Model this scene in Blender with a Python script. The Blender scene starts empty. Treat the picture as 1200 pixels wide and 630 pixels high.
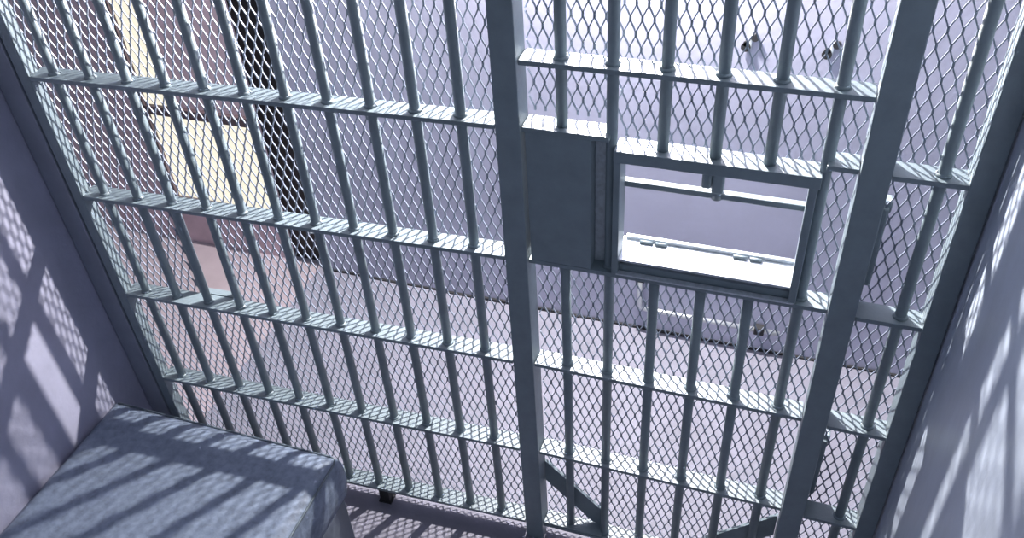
import bpy, bmesh, math, random
from mathutils import Vector, Matrix

random.seed(7)
S = bpy.context.scene
C = S.collection
ZF = 1.63                      # height of the datum flat above the floor


# ------------------------------------------------------------------ helpers
def link(o, parent=None):
    C.objects.link(o)
    if parent is not None:
        o.parent = parent
    return o


def obj(name, verts, faces, mat, parent=None, smooth=False):
    me = bpy.data.meshes.new(name)
    me.from_pydata(verts, [], faces)
    me.update()
    me.materials.append(mat)
    o = bpy.data.objects.new(name, me)
    if smooth:
        for p in me.polygons:
            p.use_smooth = True
    return link(o, parent)


def obj_bm(name, bm, mat, parent=None, smooth=False):
    bmesh.ops.recalc_face_normals(bm, faces=bm.faces)
    me = bpy.data.meshes.new(name)
    bm.to_mesh(me)
    bm.free()
    me.materials.append(mat)
    if smooth:
        for p in me.polygons:
            p.use_smooth = True
    return link(bpy.data.objects.new(name, me), parent)


def add_box(bm, x0, x1, y0, y1, z0, z1, bevel=0.0, seg=2, M=None):
    vs = [bm.verts.new((x, y, z)) for x in (x0, x1) for y in (y0, y1) for z in (z0, z1)]
    f = [(0, 1, 3, 2), (4, 6, 7, 5), (0, 4, 5, 1), (2, 3, 7, 6), (0, 2, 6, 4), (1, 5, 7, 3)]
    fs = [bm.faces.new([vs[i] for i in q]) for q in f]
    bmesh.ops.recalc_face_normals(bm, faces=fs)
    if M is not None:
        bmesh.ops.transform(bm, matrix=M, verts=vs)
    if bevel > 0:
        es = list({e for q in fs for e in q.edges})
        bmesh.ops.bevel(bm, geom=es, offset=bevel, segments=seg, profile=0.5, affect='EDGES')


def box(name, dims, mat, parent=None, bevel=0.0, M=None):
    bm = bmesh.new()
    add_box(bm, *dims, bevel=bevel, M=M)
    return obj_bm(name, bm, mat, parent)


def add_tube(bm, pts, r, n=14, caps=True):
    """tube along a list of points"""
    rings = []
    P = [Vector(p) for p in pts]
    for i, p in enumerate(P):
        d = (P[min(i + 1, len(P) - 1)] - P[max(i - 1, 0)]).normalized()
        a = d.orthogonal().normalized() if i == 0 else (rings_a - d * rings_a.dot(d)).normalized()
        rings_a = a
        b = d.cross(a)
        rr = r[i] if isinstance(r, (list, tuple)) else r
        rings.append([bm.verts.new(p + (a * math.cos(t) + b * math.sin(t)) * rr)
                      for t in [2 * math.pi * k / n for k in range(n)]])
    for q, w in zip(rings, rings[1:]):
        for k in range(n):
            f = bm.faces.new((q[k], q[(k + 1) % n], w[(k + 1) % n], w[k]))
            f.smooth = True
    if caps:
        bm.faces.new(rings[0][::-1])
        bm.faces.new(rings[-1])


def tube(name, pts, r, mat, parent=None, n=14):
    bm = bmesh.new()
    add_tube(bm, pts, r, n)
    return obj_bm(name, bm, mat, parent)


def empty(name, loc, label, cat, rz=0.0, group=None):
    o = bpy.data.objects.new(name, None)
    o.location = loc
    o.rotation_euler = (0, 0, rz)
    o.empty_display_size = 0.1
    o['label'] = label
    o['category'] = cat
    if group:
        o['group'] = group
    return link(o)


def struct(o):
    o['kind'] = 'structure'
    return o


# ---------------------------------------------------------------- materials
def mat(name, col, rough=0.5, metal=0.0, noise=0.0, nscale=30.0, bump=0.0, bscale=200.0,
        dark=None, streak=None, spec=0.5, coat=0.0):
    m = bpy.data.materials.new(name)
    m.use_nodes = True
    nt = m.node_tree
    N, L = nt.nodes, nt.links
    b = N['Principled BSDF']
    b.inputs['Roughness'].default_value = rough
    b.inputs['Metallic'].default_value = metal
    b.inputs['Specular IOR Level'].default_value = spec
    b.inputs['Base Color'].default_value = (*col, 1)
    tc = N.new('ShaderNodeTexCoord')
    if noise > 0:
        mp = N.new('ShaderNodeMapping')
        L.new(tc.outputs['Object'], mp.inputs['Vector'])
        if streak:
            mp.inputs['Scale'].default_value = streak
        nz = N.new('ShaderNodeTexNoise')
        nz.inputs['Scale'].default_value = nscale
        nz.inputs['Detail'].default_value = 6
        nz.inputs['Roughness'].default_value = 0.6
        L.new(mp.outputs['Vector'], nz.inputs['Vector'])
        mx = N.new('ShaderNodeMix')
        mx.data_type = 'RGBA'
        d = dark or tuple(c * (1 - noise) for c in col)
        up = tuple(min(1, c * (1 + noise * 0.4)) for c in col)
        mx.inputs['A'].default_value = (*d, 1)
        mx.inputs['B'].default_value = (*up, 1)
        rp = N.new('ShaderNodeMapRange')
        rp.inputs['From Min'].default_value = 0.32
        rp.inputs['From Max'].default_value = 0.62
        L.new(nz.outputs['Fac'], rp.inputs['Value'])
        L.new(rp.outputs['Result'], mx.inputs['Factor'])
        L.new(mx.outputs['Result'], b.inputs['Base Color'])
    if bump > 0:
        n2 = N.new('ShaderNodeTexNoise')
        n2.inputs['Scale'].default_value = bscale
        n2.inputs['Detail'].default_value = 4
        L.new(tc.outputs['Object'], n2.inputs['Vector'])
        bp = N.new('ShaderNodeBump')
        bp.inputs['Strength'].default_value = bump
        bp.inputs['Distance'].default_value = 0.002
        L.new(n2.outputs['Fac'], bp.inputs['Height'])
        L.new(bp.outputs['Normal'], b.inputs['Normal'])
    return m


STEEL = mat('painted_steel', (0.21, 0.265, 0.30), spec=0.95, rough=0.48, noise=0.12, nscale=18, bump=0.35, bscale=90)
JAMB = mat('jamb_paint', (0.27, 0.29, 0.36), rough=0.5, noise=0.12, nscale=9)
MESHM = mat('painted_mesh', (0.23, 0.26, 0.33), rough=0.38, noise=0.1, nscale=25)
WALL_L = mat('cell_wall_paint', (0.40, 0.40, 0.53), rough=0.6, noise=0.12, nscale=5, bump=0.6, bscale=60)
WALL_R = mat('cell_wall_gloss_paint', (0.50, 0.56, 0.68), rough=0.33, noise=0.16, nscale=7, bump=0.5, bscale=35,
             streak=(1, 1, 0.25))
FLOORM = mat('floor_concrete', (0.21, 0.205, 0.26), rough=0.65, noise=0.14, nscale=6, bump=0.5, bscale=80)
CORR = mat('corridor_paint', (0.43, 0.43, 0.555), rough=0.6, noise=0.08, nscale=3, bump=0.3, bscale=50)
PINKF = mat('pink_floor', (0.37, 0.31, 0.35), rough=0.6, noise=0.1, nscale=5)
PINK = mat('pink_paint', (0.66, 0.50, 0.56), rough=0.6, noise=0.15, nscale=6)
BLACK = mat('black_paint', (0.012, 0.010, 0.012), rough=0.6)
RUBBER = mat('dark_grime', (0.02, 0.02, 0.024), rough=0.8)
VINYL = mat('mattress_vinyl', (0.20, 0.245, 0.335), rough=0.55, noise=0.28, nscale=45, bump=0.8, bscale=60)
PIPING = mat('mattress_piping', (0.10, 0.13, 0.16), rough=0.6)
BUNKM = mat('bunk_steel', (0.17, 0.20, 0.25), rough=0.4, noise=0.25, nscale=12, streak=(1, 1, 0.2))
BRIGHT = mat('bright_steel_lit_tone', (0.62, 0.66, 0.72), rough=0.35, metal=0.3, noise=0.2, nscale=60)  # paints lit faces on hatch and lock box, plain bright metal elsewhere
ZINC = mat('zinc_conduit', (0.55, 0.57, 0.6), rough=0.35, metal=0.6)
FRAMEM = mat('window_frame_paint', (0.10, 0.07, 0.08), rough=0.5)


def emit(name, col, s):
    m = bpy.data.materials.new(name)
    m.use_nodes = True
    b = m.node_tree.nodes['Principled BSDF']
    b.inputs['Base Color'].default_value = (0.1, 0.09, 0.07, 1)
    b.inputs['Emission Color'].default_value = (*col, 1)
    b.inputs['Emission Strength'].default_value = s
    return m


WARM = emit('sunlit_window', (1.0, 0.93, 0.76), 1.0)

# ------------------------------------------------------------------- camera
R = [[0.9453170712268492, 0.32137288385554125, -0.05563366219713627],
     [-0.1652241417581896, 0.6189337855609128, 0.7678684471128553],
     [-0.28120565041862505, 0.7166871274228461, -0.6381872323691749]]
cam = bpy.data.cameras.new('camera')
co = link(bpy.data.objects.new('camera', cam))
M = Matrix.Identity(4)
for i in range(3):
    M[i][0], M[i][1], M[i][2] = R[0][i], R[1][i], -R[2][i]
M.translation = Vector((0.63974, -1.64509, 1.03830 + ZF))
co.matrix_world = M
cam.sensor_width = 36.0
cam.lens = 36.0 * 1035.96 / 1200.0
cam.clip_start = 0.02
S.camera = co

# ------------------------------------------------------------------ setting
TOPZ = 3.0
XL, XR = -1.440, 1.028
YC = 1.12                      # corridor wall
struct(box('floor', (-3.6, 1.9, -2.4, 2.6, -0.12, 0.0), FLOORM))


struct(box('floor_corridor', (-3.6, -1.44, 0.10, YC + 0.02, 0.0, 0.006), PINKF))


def wall(name, dims, m):
    return struct(box(name, dims, m))


wall('wall_left', (XL - 0.16, XL, -2.4, -0.02, 0, TOPZ), WALL_L)
wall('wall_right', (XR, XR + 0.16, -2.4, 0.03, 0, TOPZ), WALL_R)
# corridor wall, with an opening to its left
wall('wall_corridor', (-1.37, 1.9, YC, YC + 0.14, 0, TOPZ), CORR)
wall('wall_corridor_left', (-3.6, -1.60, YC + 0.02, YC + 0.16, 0, TOPZ), PINK)
# dark full-height door set between the two stretches of wall
d = struct(box('door_1', (-1.60, -1.37, YC + 0.05, YC + 0.11, 0.0, TOPZ), BLACK))

# dark joint where the corridor wall meets the floor
bm = bmesh.new()
x = -1.37
while x < 1.88:
    w = random.uniform(0.10, 0.3)
    add_box(bm, x, min(x + w, 1.89), YC - random.uniform(0.008, 0.013), YC, 0.0, random.uniform(0.006, 0.014))
    x += w
struct(obj_bm('trim_1', bm, RUBBER))
# vertical joint in the cell wall at the left grille post
struct(box('trim_2', (XL + 0.075, XL + 0.084, -0.05, -0.03, 0.0, 2.5), RUBBER))

# warm lit window in the pink wall
wy = YC + 0.02
win = struct(box('window_1', (-2.17, -1.60, wy - 0.006, wy + 0.01, 0.20, 2.3), PINK))
bm = bmesh.new()
add_box(bm, -2.145, -1.625, wy - 0.012, wy - 0.006, 0.30, 0.755)
add_box(bm, -2.145, -2.015, wy - 0.012, wy - 0.006, 0.80, 2.25)
obj_bm('window_pane', bm, WARM, win)
bm = bmesh.new()
for q in ((-2.17, -1.60, 0.755, 0.80), (-2.015, -1.985, 0.80, 2.3), (-2.17, -2.145, 0.25, 2.3), (-2.17, -1.60, 0.25, 0.30)):
    add_box(bm, q[0], q[1], wy - 0.03, wy - 0.006, q[2], q[3], bevel=0.003)
obj_bm('window_frame', bm, FRAMEM, win)


# ------------------------------------------------------------ expanded mesh
W2, H2 = 0.01280, 0.0342       # half width and half height of one diamond
BOND = 0.0040                  # half length of the knuckles
MY = 0.071                     # distance of the mesh behind the bars' front


def expanded(name, x0, x1, z0, z1, holes, parent, y=MY):
    """diamond mesh of slanted flat strands, a real sheet of expanded metal"""
    a = math.radians(8)
    wx, wy_ = math.sin(a) * 0.0017, math.cos(a) * 0.0017   # wide half direction
    verts, faces = [], []

    def inside(px, pz):
        if not (x0 <= px <= x1 and z0 <= pz <= z1):
            return False
        for h in holes:
            if h[0] < px < h[1] and h[2] < pz < h[3]:
                return False
        return True
    i0, i1 = int(x0 / W2) - 2, int(x1 / W2) + 2
    j0, j1 = int(z0 / H2) - 2, int(z1 / H2) + 2
    for i in range(i0, i1):
        for j in range(j0, j1):
            if (i + j) % 2:
                continue
            if inside(i * W2, j * H2):
                # the knuckle where two strands join
                k = len(verts)
                for qz in (-BOND - 0.0006, BOND + 0.0006):
                    for (u, v) in ((1, 1), (1, -1), (-1, -1), (-1, 1)):
                        verts.append((i * W2 + v * 0.0026, y + u * wy_ * 1.02, j * H2 + qz))
                for q in range(4):
                    r = (q + 1) % 4
                    faces.append((k + q, k + r, k + 4 + r, k + 4 + q))
                faces.append((k + 3, k + 2, k + 1, k))
                faces.append((k + 4, k + 5, k + 6, k + 7))
            for s in (1, -1):
                ax, az = i * W2, j * H2 + BOND
                bx, bz = (i + s) * W2, (j + 1) * H2 - BOND
                mx_, mz_ = (ax + bx) / 2, (az + bz) / 2
                if not inside(mx_, mz_):
                    continue
                L = math.hypot(bx - ax, bz - az)
                nx, nz = -(bz - az) / L * s, (bx - ax) / L * s      # in-plane normal
                t = 0.0014
                # slightly longer at both ends so the strands meet at the knuckles
                ex, ez = (bx - ax) * 0.04, (bz - az) * 0.04
                k = len(verts)
                for (qx, qz) in ((ax - ex, az - ez), (bx + ex, bz + ez)):
                    for (u, v) in ((1, 1), (1, -1), (-1, -1), (-1, 1)):
                        verts.append((qx + u * wx + v * t * nx, y + u * wy_ * s * s, qz + v * t * nz))
                for q in range(4):
                    r = (q + 1) % 4
                    faces.append((k + q, k + r, k + 4 + r, k + 4 + q))
                faces.append((k + 3, k + 2, k + 1, k))
                faces.append((k + 4, k + 5, k + 6, k + 7))
    return obj(name, verts, faces, MESHM, parent)


SP = 0.115
BY = 0.029                     # centre of the round bars behind the front edge
FD = 0.060                     # depth of the flats
LEV = [0.94, 0.555, 0.0, -0.388, -0.770, -1.162, -1.545]
LEV = [z + ZF for z in LEV]
TOPF = LEV[0]


def bar(parent, x, z0, z1):
    return tube('bar', [(x, BY, z0), (x, BY, z1)], 0.0132, STEEL, parent, 16)


def flat(parent, x0, x1, z, name='crossbar'):
    """horizontal flat with a low weld collar at each bar"""
    return box(name, (x0, x1, 0.0, FD, z - 0.0120, z), STEEL, parent, bevel=0.0008)


def collars(parent, xs, z):
    bm = bmesh.new()
    for xx in xs:
        add_tube(bm, [(xx, BY, z - 0.0005), (xx, BY, z + 0.004), (xx, BY, z + 0.007)], [0.0175, 0.0158, 0.0134], 14)
    o = obj_bm('weld_bead', bm, STEEL, parent)
    return o


# --------------------------------------------------- left barred partition
ANG = math.atan(0.0411)
gl = empty('barred_partition', (0, 0, 0),
           'wide fixed wall of grey steel bars and diamond mesh between left cell wall and sliding door', 'barred wall', ANG)
CA = math.cos(ANG)
xl = (XL + 0.004) / CA
bars_l = [-k * SP for k in range(1, 12)]
for xx in bars_l:
    bar(gl, xx, LEV[-1] - 0.008, TOPF)
for z in LEV:
    f = flat(gl, xl + 0.108, -0.024, z)
    collars(f, bars_l, z)
box('wall_jamb', (xl, xl + 0.072, -0.004, 0.067, 0.0, TOPF + 0.03), JAMB, gl, bevel=0.002)
box('end_post', (xl + 0.078, xl + 0.112, -0.002, 0.040, 0.0, TOPF + 0.03), STEEL, gl, bevel=0.003)
expanded('wire_mesh', xl - 0.03, -0.02, LEV[-1] - 0.005, TOPF, [(-1.085, -0.962, LEV[4] + 0.0, LEV[3] - 0.0)], gl)
# framed gap in the mesh, with nothing behind but the corridor
bm = bmesh.new()
add_box(bm, -1.089, -1.081, 0.062, 0.086, LEV[4], LEV[3], bevel=0.001)
add_box(bm, -0.966, -0.956, 0.062, 0.086, LEV[4], LEV[3], bevel=0.001)
add_box(bm, -1.089, -0.956, 0.062, 0.086, LEV[4] - 0.004, LEV[4] + 0.002)
obj_bm('hatch_frame', bm, STEEL, gl)
for xx in (-0.555, -1.13):
    bm = bmesh.new()
    add_box(bm, xx - 0.018, xx + 0.018, 0.004, FD - 0.004, 0.0, LEV[-1] - 0.0115, bevel=0.002)
    add_box(bm, xx - 0.024, xx + 0.024, 0.0, FD, 0.0, 0.008, bevel=0.001)
    obj_bm('foot', bm, RUBBER, gl)
# small wire tie on the mesh
tube('wire_tie', [(-0.628, 0.063, ZF - 0.458), (-0.615, 0.058, ZF - 0.452), (-0.600, 0.055, ZF - 0.448), (-0.594, 0.062, ZF - 0.436)],
     0.0022, BRIGHT, gl, 8)
# jamb post next to the door
jp = box('post', (-0.022, 0.038, -0.003, 0.064, 0.0, TOPF + 0.03), STEEL, gl, bevel=0.0025)
jp.rotation_euler = (0, 0, -ANG)

# ------------------------------------------------------------ sliding door
dr = empty('sliding_door', (0.37, 0.005, 0),
           'narrow barred steel door with a rectangular hatch opening and square lock box', 'door')


def D(o):
    """the door's parts are modelled in world coordinates"""
    o.parent = dr
    o.matrix_parent_inverse = Matrix.Translation((-0.37, 0.0, 0))
    return o


PX = 0.0132
db = [PX + k * SP * 1.0054 for k in range(1, 7)]
zS = LEV[2] - 0.030            # top of hatch frame
zb = LEV[3]
D1 = 0.166 + ZF
XD0, XD1 = 0.040, 0.770
for k, xx in enumerate(db):
    if k in (2, 3, 4):
        D(bar(None, xx, zS - 0.005, TOPF))
        D(bar(None, xx, LEV[6] - 0.008, zb))
    elif k == 0:
        D(bar(None, xx, LEV[2] - 0.01, TOPF))
        D(bar(None, xx, LEV[6] - 0.008, zb))
    else:
        D(bar(None, xx, LEV[6] - 0.008, TOPF))
for z in (LEV[0], LEV[1], D1, LEV[3], LEV[4], LEV[5], LEV[6]):
    f = D(flat(None, XD0, XD1, z))
    c = collars(f, db, z)
    c.parent = f
for (a, b_) in ((XD0, db[1]), (db[5], XD1)):
    D(flat(None, a, b_, LEV[2]))
# hatch: header, sides, sill, inner rail, latch
hx0, hx1 = 0.256, 0.702
hatch = D(box('hatch_frame', (hx0, hx1, -0.004, FD, zS - 0.030, zS), STEEL, bevel=0.0015))


def HP(o, lab=None):
    o.parent = hatch
    if lab:
        o['label'] = lab
    return o


HP(box('side_rail', (hx0, hx0 + 0.016, -0.002, FD, zb, zS - 0.03), STEEL, bevel=0.002))
HP(box('side_rail', (hx1 - 0.022, hx1 - 0.004, -0.002, FD, zb, zS - 0.03), STEEL, bevel=0.002))
HP(box('bottom_rail', (hx0 + 0.006, hx1 - 0.004, 0.014, FD, zb, zb + 0.024), STEEL, bevel=0.001))
HP(box('highlight_lip', (hx0 + 0.012, hx1 - 0.008, -0.004, 0.012, zb + 0.0005, zb + 0.005), BRIGHT, bevel=0.001), 'bright strip painted as a lit edge')  # pale lip added as the white highlight line below the hatch
bm = bmesh.new()
add_box(bm, hx0 + 0.008, hx1 - 0.012, 0.002, 0.098, zb + 0.040, zb + 0.047, bevel=0.001)
add_box(bm, hx0 + 0.016, hx1 - 0.020, 0.088, 0.100, zb + 0.047, zb + 0.056, bevel=0.002)
HP(obj_bm('sill', bm, BRIGHT), 'steel sill in a pale tone for its lit top')  # lamplight on the sill top is put into its pale colour
for cx in (0.345, 0.575):
    bm = bmesh.new()
    add_tube(bm, [(cx - 0.036, 0.079, zb + 0.051), (cx - 0.003, 0.079, zb + 0.051)], 0.0045, 10)
    add_tube(bm, [(cx + 0.003, 0.079, zb + 0.051), (cx + 0.032, 0.079, zb + 0.051)], 0.0045, 10)
    HP(obj_bm('hinge', bm, STEEL))
HP(box('inner_rail', (hx0 + 0.01, hx1 - 0.012, 0.050, 0.070, zS - 0.128, zS - 0.112), STEEL, bevel=0.0025))
bm = bmesh.new()
add_box(bm, 0.450, 0.472, 0.040, 0.062, zS - 0.098, zS - 0.02, bevel=0.006)
add_box(bm, 0.472, 0.500, 0.044, 0.070, zS - 0.112, zS - 0.02, bevel=0.006)
add_tube(bm, [(0.486, 0.056, zS - 0.128), (0.486, 0.056, zS - 0.105)], [0.013, 0.010], 12)
HP(obj_bm('latch', bm, STEEL), 'stubby steel latch hanging from hatch header')
# lock box
lb = bmesh.new()
add_box(lb, 0.047, 0.203, 0.0, 0.066, LEV[3] + 0.001, LEV[2] - 0.012, bevel=0.002)
lock = D(obj_bm('lock_box', lb, STEEL))
bm = bmesh.new()
add_box(bm, 0.203, 0.236, 0.040, 0.066, LEV[3] + 0.001, LEV[2] - 0.0125, bevel=0.002)
o = obj_bm('edge_strip', bm, BRIGHT)  # lit side face of the box, painted as a paler strip
o.parent = lock
o['label'] = 'pale strip painted as the lit side of the lock box'
# corner braces
bm = bmesh.new()
z0g, x0g = ZF - 1.27, 0.040
p = [(0.040, ZF - 1.262), (0.242, ZF - 1.468), (0.242, ZF - 1.545), (0.200, ZF - 1.530), (0.040, ZF - 1.362)]


def plate(bm, pts, y0, y1):
    a = [bm.verts.new((q[0], y0, q[1])) for q in pts]
    b = [bm.verts.new((q[0], y1, q[1])) for q in pts]
    bm.faces.new(a)
    bm.faces.new(b[::-1])
    for i in range(len(pts)):
        j = (i + 1) % len(pts)
        bm.faces.new((a[i], a[j], b[j], b[i]))


plate(bm, p, 0.046, 0.056)
D(obj_bm('corner_brace', bm, STEEL))
bm = bmesh.new()
plate(bm, [(0.770, ZF - 1.262), (0.568, ZF - 1.468), (0.568, ZF - 1.545), (0.610, ZF - 1.530), (0.770, ZF - 1.362)], 0.046, 0.056)
D(obj_bm('corner_brace', bm, STEEL))
o = D(box('bottom_plate', (0.040, 0.242, 0.002, 0.05, LEV[6], LEV[6] + 0.006), STEEL, bevel=0.001))
D(expanded('wire_mesh', XD0, XD1, LEV[-1] - 0.005, TOPF,
           [(hx0 - 0.012, hx1, zb - 0.0, zS - 0.015), (0.04, hx0, zb, LEV[2] - 0.004)], None))

# ----------------------------------------------------- right barred panel
gr = empty('barred_side_panel', (0.9, -0.003, 0),
           'narrow fixed strip of bars and mesh between sliding door and right cell wall', 'barred wall')


def G(o):
    o.parent = gr
    o.matrix_parent_inverse = Matrix.Translation((-0.9, 0, 0))
    return o


G(bar(None, 0.929, LEV[6] - 0.008, TOPF))
for z in LEV:
    f = G(flat(None, 0.834, 0.977, z))
    collars(f, [0.929], z)
G(box('post', (0.772, 0.833, -0.003, 0.064, 0.0, TOPF + 0.03), STEEL, bevel=0.0025))
G(box('post', (0.976, 1.024, -0.003, 0.064, 0.0, TOPF + 0.03), STEEL, bevel=0.0025))
G(expanded('wire_mesh', 0.825, 0.985, LEV[-1] - 0.005, TOPF, [], None))
for (z0, z1) in ((-0.345, -0.125), (-1.14, -0.905)):
    bm = bmesh.new()
    add_box(bm, 0.775, 0.853, 0.064, 0.118, ZF + z0, ZF + z1, bevel=0.005)
    add_box(bm, 0.800, 0.858, 0.076, 0.106, ZF + z1 - 0.02, ZF + z1 + 0.012, bevel=0.004)
    G(obj_bm('lock_housing', bm, STEEL))

# ----------------------------------------------------------- bunk, mattress
BX0, BX1, BY0, BY1 = XL + 0.004, -0.578, -2.1, -0.200
bk = empty('bunk', ((BX0 + BX1) / 2, -1.1, 0), 'steel box bunk base carrying the mattress in the left corner', 'bed')
bm = bmesh.new()
add_box(bm, BX0, BX1, BY0, BY1, 0.0, 0.26, bevel=0.006)
b0 = obj_bm('bunk_base', bm, BUNKM)
b0.parent = bk
b0.matrix_parent_inverse = Matrix.Translation((-(BX0 + BX1) / 2, 1.1, 0))

# mattress: a soft slab with rounded edges, slight sag and wrinkles
bm = bmesh.new()
nx, ny, nz = 36, 70, 6
mx0, mx1, my0, my1, mz0, mz1 = BX0 + 0.004, -0.576, BY0, -0.185, 0.262, 0.460
bmesh.ops.create_grid(bm, x_segments=nx, y_segments=ny, size=0.5)
for v in bm.verts:
    v.co = Vector((mx0 + (v.co.x + .5) * (mx1 - mx0), my0 + (v.co.y + .5) * (my1 - my0), mz1))
ret = bmesh.ops.extrude_face_region(bm, geom=list(bm.faces))
nv = [g for g in ret['geom'] if isinstance(g, bmesh.types.BMVert)]
for v in nv:
    v.co.z = mz0
bmesh.ops.recalc_face_normals(bm, faces=bm.faces)
side = [f for f in bm.faces if abs(f.normal.z) < 0.5]
ed = list({e for f in side for e in f.edges if abs(e.verts[0].co.z - e.verts[1].co.z) > 0.05})
bmesh.ops.subdivide_edges(bm, edges=ed, cuts=5, use_grid_fill=True)
import mathutils.noise as mn
for v in bm.verts:
    dx = min(v.co.x - mx0, mx1 - v.co.x)
    dy = min(v.co.y - my0, my1 - v.co.y)
    d_ = min(dx, dy)
    top = (v.co.z - mz0) / (mz1 - mz0)
    e = 0.022
    if top > 0.99:
        if d_ < e:
            v.co.z -= (1 - math.sqrt(max(0, 1 - ((e - d_) / e) ** 2))) * 0.016
        v.co.z += 0.004 * mn.noise(Vector((v.co.x * 5, v.co.y * 4, 0))) + 0.0015 * mn.noise(Vector((v.co.x * 22, v.co.y * 22, 2)))
    elif 0.01 < top:
        b_ = math.sin(top * math.pi) * 0.012
        if mx1 - v.co.x < 0.001:
            v.co.x += b_ + 0.006 * mn.noise(Vector((v.co.y * 16, v.co.z * 6, 1)))
        if my1 - v.co.y < 0.001:
            v.co.y += b_ * 0.6 + 0.004 * mn.noise(Vector((v.co.x * 16, v.co.z * 6, 1)))
mt = obj_bm('mattress', bm, VINYL, smooth=True)
mt['label'] = 'blue grey vinyl mattress with slatted bar shadows on the bunk at lower left'
mt['category'] = 'mattress'
bm = bmesh.new()
zz = mz1 - 0.015
add_tube(bm, [(mx1 + 0.001, my0 + 0.01, zz), (mx1 + 0.001, -1.2, zz), (mx1 + 0.001, my1 - 0.02, zz), (mx1 - 0.006, my1 - 0.005, zz),
              (mx1 - 0.02, my1 + 0.001, zz), (-1.0, my1 + 0.001, zz), (mx0 + 0.01, my1 + 0.001, zz)], 0.004, 8)
o = obj_bm('piping', bm, PIPING)
o.parent = mt
# ------------------------------------------------------------ corridor bits
cd = empty('wall_conduit', (0.4, YC, 0), 'thin grey metal pipe low on the corridor wall, below the hatch', 'pipe')
bm = bmesh.new()
add_tube(bm, [(0.125, YC - 0.02, 0.34), (0.125, YC - 0.02, 0.16), (0.13, YC - 0.02, 0.14), (0.15, YC - 0.02, 0.133),
              (0.30, YC - 0.02, 0.131), (0.70, YC - 0.02, 0.126)], 0.011, 12)
o = obj_bm('pipe', bm, ZINC)
o.parent = cd
o.matrix_parent_inverse = Matrix.Translation((-0.4, -YC, 0))
for (xx, zz_) in ((0.125, 0.30), (0.62, 0.1275)):
    bm = bmesh.new()
    add_box(bm, xx - 0.02, xx + 0.02, YC - 0.034, YC, zz_ - 0.018, zz_ + 0.018, bevel=0.004)
    o = obj_bm('clamp', bm, RUBBER)
    o.parent = cd
    o.matrix_parent_inverse = Matrix.Translation((-0.4, -YC, 0))
for xx, lab in ((0.444, 'dark bracket on corridor wall, the left of two above the hatch'),
                (0.697, 'dark bracket on corridor wall, the right of two above the hatch')):
    bk_ = empty('wall_bracket', (xx, YC, ZF - 0.277), lab, 'bracket', group='brackets on the corridor wall')
    bm = bmesh.new()
    add_tube(bm, [(-0.014, -0.004, -0.012), (-0.014, -0.008, -0.012)], 0.016, 14)
    add_tube(bm, [(-0.014, 0.0, 0.0), (-0.014, -0.008, 0.0)], 0.010, 10)
    o = obj_bm('lower_lug', bm, RUBBER)
    o.parent = bk_
    bm = bmesh.new()
    add_tube(bm, [(0.012, 0.0, 0.022), (0.012, -0.007, 0.022)], 0.013, 14)
    o = obj_bm('upper_lug', bm, RUBBER)
    o.parent = bk_
    bm = bmesh.new()
    add_box(bm, -0.004, 0.004, -0.006, 0.0, -0.018, 0.03, bevel=0.001)
    o = obj_bm('strap', bm, BRIGHT)
    o.parent = bk_

# ------------------------------------------------------------------- lights
LX, LY, LZ = 0.04, 1.03, 2.18
lamp = empty('bulkhead_lamp', (LX, LY, LZ), 'round caged bulkhead lamp on an arm from the corridor wall', 'lamp')
bm = bmesh.new()
add_box(bm, -0.04, 0.04, YC - LY - 0.006, YC - LY + 0.003, 0.07, 0.17, bevel=0.003)
add_tube(bm, [(0, YC - LY, 0.12), (0, 0.0, 0.12), (0, 0.0, 0.05)], 0.009, 10)
add_tube(bm, [(0, 0, 0.042), (0, 0, 0.07)], [0.034, 0.02], 16)
obj_bm('arm', bm, STEEL, lamp)
ld = bpy.data.lights.new('lamp_light', 'POINT')
ld.energy = 450
ld.color = (1.0, 0.965, 0.92)
ld.shadow_soft_size = 0.024
lo = link(bpy.data.objects.new('lamp_light', ld), lamp)

# added soft fill that washes the corridor wall and floor, no fixture modelled
ad = bpy.data.lights.new('corridor_fill_light', 'AREA')
ad.shape = 'RECTANGLE'
ad.size, ad.size_y = 3.4, 0.5
ad.energy = 24
ad.color = (0.93, 0.92, 1.0)
ao = link(bpy.data.objects.new('corridor_fill_light', ad))
ao.location = (0.1, 0.62, 2.95)

w = bpy.data.worlds.new('world')
S.world = w
w.use_nodes = True
bg = w.node_tree.nodes['Background']
bg.inputs['Color'].default_value = (0.62, 0.76, 0.96, 1)
bg.inputs['Strength'].default_value = 0.19

vs = S.view_settings
vs.view_transform = 'Standard'
vs.look = 'None'
vs.gamma = 1
vs.exposure = 0.0
vs.use_curve_mapping = False
